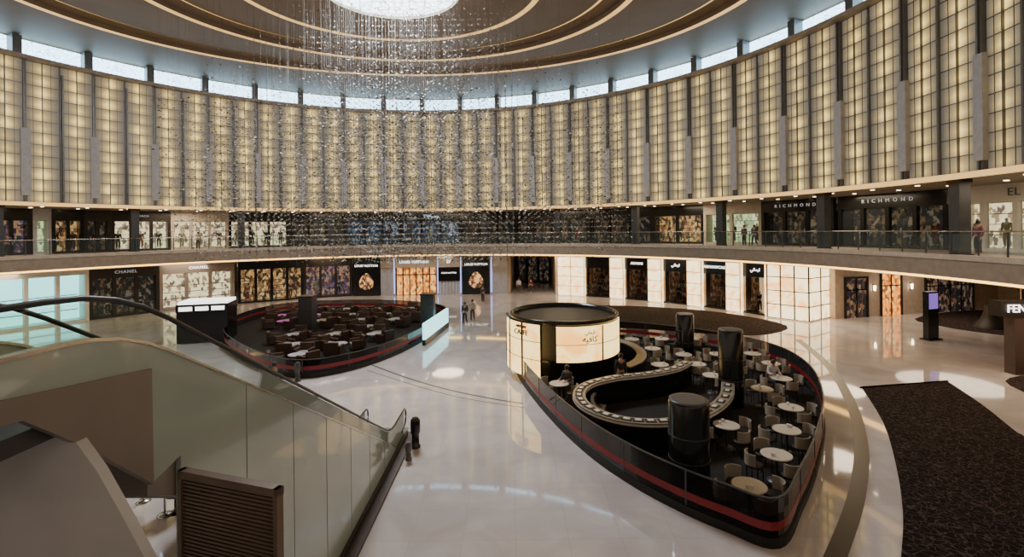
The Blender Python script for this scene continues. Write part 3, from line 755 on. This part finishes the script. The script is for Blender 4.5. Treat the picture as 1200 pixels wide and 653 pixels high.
MB().lathe((0,0,.42),[(.20,0),(.23,.02),(.23,.06),(.19,.08)],'blackm',n=16).obj('seat',ch)
b=MB(); arcp=[(.24*math.cos(a),.24*math.sin(a)) for a in [math.radians(200+i*14) for i in range(11)]]
b.wall(arcp,.03,.50,.82,'chairc'); b.obj('backrest',ch)
lg=MB().tube([(0,0,0),(0,0,.43)],.014,'black',n=6).mesh('leg')
for sx_ in(-1,1):
    for s2 in(-1,1): mkobj('leg',lg,ch,(.15*sx_,.15*s2,0))
used=[False,False]
def put(src,loc,rz,label=None):
    i=0 if src is tb else 1
    if not used[i]: src.location=loc; src.rotation_euler=(0,0,rz); used[i]=True; return src
    return copytree(src,loc,rz,label=label)
tabs=[S(x,y,.79) for x,y in[(878,568),(910,532),(922,503),(927,477),(916,443),(632,434),(655,449),(697,438),(872,505),(888,478),(893,455),(875,436),(640,462),(765,408),(742,420),(835,540),(905,460),(668,474),(860,545),(900,500),(655,478),(890,590),(720,508),(690,498)]]
g_=[(x*1.7+5,y*1.7+10) for y in range(11) for x in range(6)]
random.shuffle(g_); tabs+=[Vector((a,b_,0)) for a,b_ in g_]
tpos=[]; seats=[]
clear=lambda q,r: all((Vector(q[:2])-Vector(pp_[:2])).length>r+.5 for pp_ in PILL) and min((Vector(q[:2])-Vector(c_)).length for c_ in BP)>r and min((Vector(q[:2])-Vector(c_)).length for c_ in cc_)>r+.1 and (Vector(q[:2])-Vector(PVC)).length>2.9+r and not inside(q,BP)
for p in tabs:
    p=p.copy(); p.z=.05
    if len(tpos)>32: break
    if any((p-q).length<1.45 for q in tpos) or not inside(p,outline) or distpoly(p,outline)<.58 or not clear(p,.55): continue
    tpos.append(p); put(tb,p,0); n=4
    def cands(o): 
        r_=[]
        for k in range(n):
            a=o+2*math.pi*k/n; q=(p.x+.62*math.cos(a),p.y+.62*math.sin(a),.05)
            if inside(q,outline) and distpoly(q,outline)>.33 and clear(q,.36) and all((Vector(q[:2])-Vector(s_[0][:2])).length>.52 for s_ in seats) and all((q_-Vector(q)).length>.55 for q_ in tpos if q_!=p): r_.append((q,a))
        return r_
    best=max((cands(j*.2+random.random()*.1) for j in range(8)),key=len)
    for q,a in best: put(ch,q,a+math.pi/2+random.uniform(-.12,.12)); seats.append((q,a,len(tpos)-1))
cup=MB().lathe((0,0,0),[(.03,0),(.045,.05),(.045,.09)],'white',n=10).mesh('cup')
for p in tpos:
    for k in range(2):
        a=random.random()*6; mkobj('cup',cup,None,(p.x+.2*math.cos(a),p.y+.2*math.sin(a),.79),label='small white cup standing on a cafe table',cat='cup',group='cups on cafe tables')

# ------------------------------------------------------------ LEFT LOUNGE
lo=catmull([S(x,y) for x,y in[(262,402),(292,427),(345,443),(400,437),(450,422),(490,403),(520,382),(517,370),(470,364),(400,363),(330,368),(280,382)]],6)
LO=[(p.x,p.y) for p in lo]
MB().prism(LO,0.002,.05,'cafefloor').obj('floor_lounge',kind='structure')
barrier(LO,'low smoked glass barrier around the lounge seating',True,.9)
ac=empty('armchair',(0,0,0),0,'low dark upholstered lounge armchair','chair','lounge armchairs')
MB().box(-.36,.36,-.34,.36,.12,.42,'chairc').obj('seat',ac)
MB().box(-.38,.38,-.46,-.30,.12,.82,'brown').obj('backrest',ac)
am=MB().box(-.07,.07,-.34,.34,.12,.6,'brown').mesh('armrest')
mkobj('armrest',am,ac,(-.40,0,0)); mkobj('armrest',am,ac,(.40,0,0))
lm=MB().box(-.03,.03,-.03,.03,0,.13,'chrome').mesh('leg')
for sx_ in(-1,1):
    for s2 in(-1,1): mkobj('leg',lm,ac,(.32*sx_,.32*s2,0))
lt=empty('lounge_table',(0,0,0),0,'low round grey lounge table','table','lounge tables')
ltop=MB().lathe((0,0,.46),[(.44,0),(.45,.03),(.43,.04)],'fin',n=24).mesh('table_top')
ltop2=MB().lathe((0,0,.46),[(.44,0),(.45,.03),(.43,.04)],'pink',n=24).mesh('table_top_pink')
mkobj('table_top',ltop,lt)
MB().lathe((0,0,0),[(.22,0),(.05,.04),(.05,.46)],'greyd',n=12).obj('pedestal',lt)
TW=[S(361,392),S(502,389)]; KP=S(243,400)
fa=fl=True; xs=[p.x for p in lo]; ys=[p.y for p in lo]
y=min(ys); row=0
while y<max(ys):
    x=min(xs)+ (row%2)*1.3; row+=1
    while x<max(xs):
        p=(x+random.uniform(-.1,.1),y+random.uniform(-.1,.1))
        if inside(p,lo) and distpoly(p,lo)>1.5 and all((Vector(p)-Vector(t_[:2])).length>2.1 for t_ in TW) and (Vector(p)-Vector(KP[:2])).length>3.2:
            if fl: lt.location=(p[0],p[1],.05); fl=False
            else:
                n_=copytree(lt,(p[0],p[1],.05),0)
                if p[0]<-15.5:
                    n_['label']='low round lounge table with glowing magenta top'
                    for c in D.objects:
                        if c.parent==n_ and c.data==ltop: c.data=ltop2
            o=(row%2)*1.05+math.pi/2
            for k in range(3):
                a=o+k*2*math.pi/3; q=(p[0]+.95*math.cos(a),p[1]+.95*math.sin(a),.05)
                if fa: ac.location=q; ac.rotation_euler=(0,0,a+math.pi/2); fa=False
                else: copytree(ac,q,a+math.pi/2)
        x+=2.7
    y+=2.45
for t_,h in zip(TW,(2.6,2.6)):
    e=empty('service_tower',t_,0,'slim grey-brown service tower in the lounge','pillar')
    MB().box(-.45,.45,-.45,.45,0.05,h,'greyd').obj('shaft',e); MB().box(-.5,.5,-.5,.5,h,h+.08,'dark').obj('cap',e)
e=empty('sign_kiosk',KP+Vector((-.2,.4,0)),.25,'black kiosk with glowing white top and lit notices','kiosk')
MB().box(-1.45,1.45,-1.0,1.0,0.05,2.0,'black').obj('body',e)
MB().box(-1.48,1.48,-1.03,1.03,2.0,2.5,'black').obj('sign_band',e)
MB().box(-1.4,1.4,-.95,.95,2.5,2.66,'signw').obj('light_box',e)
for i in range(3): MB().box(-1.3+i*.92,-.55+i*.92,-1.06,-1.03,2.10,2.36,'signw').obj('lit_notice',e)
pa2,pb2=S(493,404),S(521,382)
d2=pb2-pa2; e=empty('light_box_sign',((pa2.x+pb2.x)/2+.25,(pa2.y+pb2.y)/2-.3,0),math.atan2(d2.y,d2.x),'long pale glowing light box panel at the lounge barrier','sign')
MB().box(-d2.length/2,d2.length/2,-.08,.08,.35,1.35,'screen').obj('lit_panel',e); MB().box(-d2.length/2,d2.length/2,-.1,.1,0,.35,'black').obj('base',e)

# ------------------------------------------------------------ ESCALATORS
YT,YB=4.5,14.35
def stepz(Y): 
    if Y<=YT: return 5.5
    if Y>=YB: return 0.0
    return 5.5-(Y-YT)*5.5/(YB-YT)
def sz(Y): return (stepz(Y-.5)+stepz(Y-.25)+stepz(Y)+stepz(Y+.25)+stepz(Y+.5))/5
def prof(off,y0,y1,n=40): return [(y0+(y1-y0)*i/n,sz(y0+(y1-y0)*i/n)+off) for i in range(n+1)]
def cprof(y0,y1,n=40,d=0):
    out=[]
    for i in range(n+1):
        Y=y0+(y1-y0)*i/n; off=.60 if Y<14.2 else max(.12,.60-(Y-14.2)*.45)
        out.append((Y,sz(Y)+off+d))
    return out
def escalator(x0,full,label):
    wd=1.3; e=empty('escalator',(x0,0,0),0,label,'escalator','pair of escalators')
    y0=2.8; y1=16.3
    for xx in (0,-wd):
        if full and xx==0:
            poly=cprof(y0,y1)+[(y1,0),(5.3,0),(5.3,4.55),(4.86,4.46),(4.85,5.64),(3.57,5.80),(y0,5.9)]
            MB().prismx(poly,xx-.06,xx,'clad').obj('side_cladding',e)
        else:
            bot=[(Y,max(0,z-.95)) for Y,z in prof(0,y0,y1)][::-1]
            if xx==-wd: bot=[(Y,max(0,z-.1)) for Y,z in prof(0,y0,y1)][::-1]
            MB().prismx(cprof(y0,y1)+bot,xx-.06,xx,'clad' if full else 'taupe').obj('side_cladding',e)
        MB().prismx(cprof(y0,y1-.2)+prof(.92,y0,y1-.2)[::-1],xx-.035,xx-.02,'glassg').obj('balustrade_glass',e)
        hp=[(xx-.03,Y,z) for Y,z in prof(.97,y0,y1-.1)]
        Ye,Ze=hp[-1][1],hp[-1][2]
        hp+=[(xx-.03,Ye+.25*math.sin(t),Ze-.28+.28*math.cos(t)) for t in [math.pi*k/8 for k in range(1,9)]]+[(xx-.03,Ye-.5,Ze-.58)]
        MB().tube(hp,.028,'rubber').obj('handrail',e)
        MB().prismx(cprof(y0,y1,d=.02)+cprof(y0,y1,d=-.01)[::-1],xx-.08,xx+.02,'chrome').obj('skirt_trim',e)
    if full:
        for Y in(6.6,8.0,9.4,10.8,12.2,13.6):
            MB().box(0,.005,Y,Y+.008,0.22,sz(Y)+.58,'grey').obj('panel_joint',e)
        MB().box(0,.30,5.4,16.5,0,.08,'brown').obj('base_skirting',e)
        MB().box(0,.08,5.4,16.3,.08,.20,'dark').obj('base_skirting',e)
        MB().prismx([(2.4,5.94),(3.57,5.80),(4.85,5.64),(4.86,4.46),(4.45,4.85),(4.02,5.25),(3.57,5.62),(2.4,5.75)],-.04,.03,'taupe').obj('landing_cladding',e)
    st=MB().box(-wd+.1,-.1,-.22,.22,-.30,0,'greyd').box(-wd+.1,-.1,-.22,-.19,0,.006,'chrome').mesh('step')
    n=26
    for i in range(n):
        Y=YT-.1+(YB+.1-YT)*i/n; mkobj('step',st,e,(0,Y,stepz(Y)+.0))
    MB().box(-wd+.06,-.06,y0,YT-.2,5.35,5.5,'greyd').obj('landing_plate',e)
    MB().box(-wd+.06,-.06,YB,17.0,0.0,.03,'chrome').obj('landing_plate',e)
    yc=4.9 if full else y0
    MB().prismx([(Y,z) for Y,z in prof(-.35,yc,y1)]+[(Y,max(0,z)) for Y,z in prof(-.95,yc,y1)[::-1]],-wd+.02,-.07,'taupe').obj('truss',e)
    return e
e1=escalator(-3.7,True,'escalator with pale green glass side cladding and black handrails')
e2=escalator(-6.5,False,'escalator with dark truss, glass balustrade and black handrails')
def fy(px,py,Y): 
    d=ray(px,py)*Y; return (d.x,d.z+EYE)
poly=[fy(x,y,4.0) for x,y in[(-60,476),(24,481),(56,485),(80,506),(114,553),(146,610),(170,655),(200,720)]]
poly+= [(poly[-1][0]+.2,2.2),(poly[0][0],2.2)]
MB().prismy([(x+3.7,z) for x,z in poly],4.0,4.1,'greyclad').obj('lower_cladding',e1)
e=empty('louvred_cabinet',(0,0,0),0,'brown louvred metal ventilation cabinet beside the escalator','cabinet')
A=Vector((-3.52,5.02)); B=Vector((-2.28,4.62)); t=(B-A); L=t.length
e.location=(A.x,A.y,0); e.rotation_euler=(0,0,math.atan2(t.y,t.x))
MB().prism([(0,0.03),(L,0.03),(L-.05,.06),(0.05,.06)],0,4.5,'louver').obj('body',e)
b=MB(); z=2.0
while z<4.42: b.box(.05,L-.05,-.01,.03,z,z+.022,'louver'); z+=.04
b.obj('louvre_slats',e)
MB().box(0,.05,-.03,.05,1.9,4.53,'louver').box(L-.05,L,-.03,.05,1.9,4.53,'louver').box(0,L,-.03,.06,4.45,4.53,'louver').obj('frame',e)
def bollard(px,py,h,r,lb,mt='black'):
    p=S(px,py); e=empty('bollard',p,0,lb,'bollard')
    MB().lathe((0,0,0),[(r,0),(r,.06),(r*.75,.08),(r*.75,h*.45)],mt,n=20).obj('base',e)
    MB().lathe((0,0,0),[(r*.75,h*.45),(r*.95,h*.5),(r,h*.7),(r*.95,h*.92),(r*.6,h)],mt,n=20).obj('head',e)
bollard(487,524,.95,.16,'short black bollard at the foot of the escalator')
bollard(479,539,.55,.10,'small grey bollard at the foot of the escalator','grey')
bollard(368,500,1.1,.17,'black bollard beside the escalator')
bollard(349,447,.9,.14,'dark bollard near the lounge barrier','greyd')
sb=[]
for px,py in((168,588),(193,604)):
    p=S(px,py); sb.append(p); e=empty('stanchion',p,0,'chrome rope barrier post on round base','barrier post','rope barrier posts')
    MB().lathe((0,0,0),[(.17,0),(.16,.03),(.03,.05)],'chrome',n=20).obj('base',e)
    MB().lathe((0,0,0),[(.025,.04),(.025,.95),(.05,.97),(.05,1.0),(.02,1.04)],'chrome',n=12).obj('pole',e)
a_,b_=sb; pts=[a_.lerp(b_,i/10)+Vector((0,0,.92-.35*math.sin(math.pi*i/10))) for i in range(11)]
MB().tube(pts,.03,'navy').obj('barrier_rope',label='dark velvet rope between chrome posts',cat='rope')
p=S(207,600); e=empty('ball_ornament',p,0,'round dark navy ball ornament on a short stem','ornament')
MB().lathe((0,0,.35),[(.02,0),(.25,.1),(.36,.3),(.36,.45),(.25,.65),(.02,.75)],'navy',n=24).obj('ball',e); MB().lathe((0,0,0),[(.2,0),(.05,.05),(.05,.4)],'black',n=16).obj('stem',e)
p=S(1091,398); e=empty('information_totem',p,.3,'black information totem with purple screen','totem')
MB().box(-.45,.45,-.15,.15,0,2.95,'black').obj('body',e); MB().box(-.38,.38,-.17,-.15,1.9,2.85,'purple').obj('screen',e); MB().box(-.55,.55,-.3,.3,0,.08,'black').obj('base',e)
p=S(1161,384); e=empty('bell_sculpture',p,0,'dark bell-shaped ornament on the carpet','sculpture')
MB().lathe((0,0,0),[(.95,0),(.8,.25),(.5,.6),(.35,1.1),(.3,1.5)],'dark',n=28).obj('body',e); MB().lathe((0,0,1.5),[(.05,0),(.18,.1),(.05,.25)],'dark',n=16).obj('finial',e)

# ------------------------------------------------------------ PEOPLE PLACEMENT
def pp(px,py,pose,rz,top,bot,lb,z=0,sc=1.0): person(pose,S(px,py,z),rz,top,bot,lb,sc)
pp(545,381,'walk',3.0,(.03,.03,.04),(.02,.02,.03),'person in dark clothes walking across the marble floor')
pp(554,377,'walk',3.1,(.45,.42,.4),(.05,.05,.08),'person in a pale top walking beside another')
pp(608,344,'stand',3,(.5,.5,.5),(.05,.05,.05),'person in a white shirt standing by the passage')
pp(622,344,'walk',3,(.1,.02,.02),(.03,.03,.04),'person in a dark red top walking in the passage')
pp(566,355,'stand',2.6,(.04,.04,.05),(.03,.03,.04),'person in dark suit standing outside a boutique')
pp(728,462,'stand',3.4,(.02,.02,.02),(.02,.02,.02),'cafe staff member in black standing at the counter',z=.05)
pp(322,474,'stand',.4,(.02,.02,.03),(.02,.02,.02),'person in black standing near the escalator')
def pg(px,rz,R,pose,top,bot,lb):
    p=ring(px,R); person(pose,(p.x,p.y,5.5),rz,top,bot,lb)
pg(630,2.6,30.5,'walk',(.03,.03,.03),(.02,.02,.02),'person in black walking along the gallery')
pg(872,2.0,31,'stand',(.05,.05,.06),(.03,.03,.04),'person in dark clothes standing on the gallery')
pg(884,2.2,31.2,'walk',(.06,.05,.05),(.03,.03,.05),'person in dark brown walking on the gallery')
pg(1146,1.6,30.8,'stand',(.25,.08,.12),(.05,.05,.08),'person in a pink top on the gallery')
pg(8,-2,31,'walk',(.05,.06,.1),(.03,.03,.04),'person in navy walking along the gallery')
pg(232,-2.8,31.5,'stand',(.4,.3,.2),(.05,.04,.04),'person in tan top outside a lit shop')
DN={4:((.6,.6,.62),'person in a white shirt seated at a cafe table'),5:((.05,.05,.06),'person in black seated by the cafe barrier')}
for k,(top,lb) in DN.items():
    ss=[s_ for s_ in seats if s_[2]==k]
    if ss:
        q,a,_=max(ss,key=lambda s_:s_[0][1])
        person('sit',(q[0],q[1],.0),a+math.pi/2,top,(.03,.03,.05),lb)

# ------------------------------------------------------------ HANGING SCULPTURE
M['fl1']=mat('silver_flake',(.32,.30,.27),.45,metal=.2); M['fl2']=mat('champagne_flake',(.60,.56,.48),.5,em=(1,.85,.6),es=.12); M['fl3']=mat('smoky_flake',(.05,.045,.04),.5)
hs=empty('hanging_sculpture',(-7.9,32.0,21.8),0,'vast suspended cloud of small silver bird-like pieces on wires','sculpture')
vs=[];fs=[];mi=[]
strands=[]
GX=.42
for i in range(2100):
    r=random.random()
    if r<.36: x=random.gauss(1.0,3.6); yy=random.gauss(0,2.4)
    else: x=random.uniform(-14.5,15.5); yy=random.uniform(-3,5)
    x=max(-14.5,min(15.5,x)); yy=max(-5,min(6,yy)); x=round(x/GX)*GX; yy=round(yy/.8)*.8
    if abs(x-1.0)<7: zb=4.8-21.8+random.uniform(0,1.2)*random.random(); zt=-.3-(random.random()<.45)*random.uniform(2,8)
    else: zb=-random.uniform(14.5,16.8); zt=-random.uniform(2,9)
    if random.random()<.08: zb*=.7
    strands.append((x,yy,zb,zt))
STP=.34
for (x,yy,zb,zt) in strands:
    z=math.floor(zt/STP)*STP
    while z>zb:
        if random.random()<(.34 if z>-6 else (.58 if z>-12 else .82)):
            L_=random.uniform(.045,.095); H_=L_*random.uniform(.35,.6); a=random.random()*6.28; ti_=random.uniform(-.3,.3)
            c_=Vector((x+random.uniform(-.04,.04),yy+random.uniform(-.1,.1),z+random.uniform(-.02,.02)))
            u=Vector((math.cos(a),math.sin(a),ti_)).normalized(); n_=u.cross(Vector((0,0,1))).normalized(); w_=n_*H_+Vector((0,0,H_*random.uniform(-.2,.8)))
            o=len(vs); vs+=[c_-u*L_,c_-w_,c_+u*L_,c_+w_+Vector((0,0,.03))]; fs+=[(o,o+1,o+2),(o,o+2,o+3)]
            k=random.choice((0,0,0,2)) if z>-6 else random.choice((0,0,1,2,2)); mi+=[k,k]
        z-=STP
me=D.meshes.new('flakes'); me.from_pydata([tuple(v) for v in vs],[],fs)
for k in('fl1','fl2','fl3'): me.materials.append(M[k])
me.polygons.foreach_set('material_index',mi); me.update()
mkobj('bird_flakes',me,hs,kind='stuff')
b=MB()
for (x,yy,zb,zt) in strands[::3]: b.tube([(x,yy,.3),(x,yy,zb)],.004,'grey',n=3)
b.obj('wires',hs,kind='stuff')

# ------------------------------------------------------------ LIGHTS
def area(loc,size,power,col,rot=(0,0,0),shape='DISK'):
    l=D.lights.new('lamp','AREA'); l.shape=shape; l.size=size; l.energy=power; l.color=col
    o=D.objects.new('area_light',l); COL.objects.link(o); o.location=loc; o.rotation_euler=rot; return o
area((oc[0],oc[1],22.05),7.4,5800,(.95,.96,1))
for R0,z,pw in((32.3,9.1,250),(32,4.2,190)):
    for i in range(8):
        a=math.radians(-3+i*23); p=pol(R0,a); area((p.x,p.y,z),3.6,pw,(1,.80,.56))
area((31,34,4.25),6,240,(1,.82,.62))
w=D.worlds.new('world'); bpy.context.scene.world=w; w.use_nodes=True
w.node_tree.nodes['Background'].inputs['Color'].default_value=(1,.95,.92,1); w.node_tree.nodes['Background'].inputs['Strength'].default_value=.12

# ------------------------------------------------------------ CAMERA
cam=D.cameras.new('camera'); co=D.objects.new('camera',cam); COL.objects.link(co)
cam.sensor_width=36; cam.lens=36*F/1200; cam.shift_y=-56.5/1200; cam.clip_end=400; cam.clip_start=.1
co.location=(0,0,EYE); co.rotation_euler=(math.pi/2,ROLL,0)
bpy.context.scene.camera=co
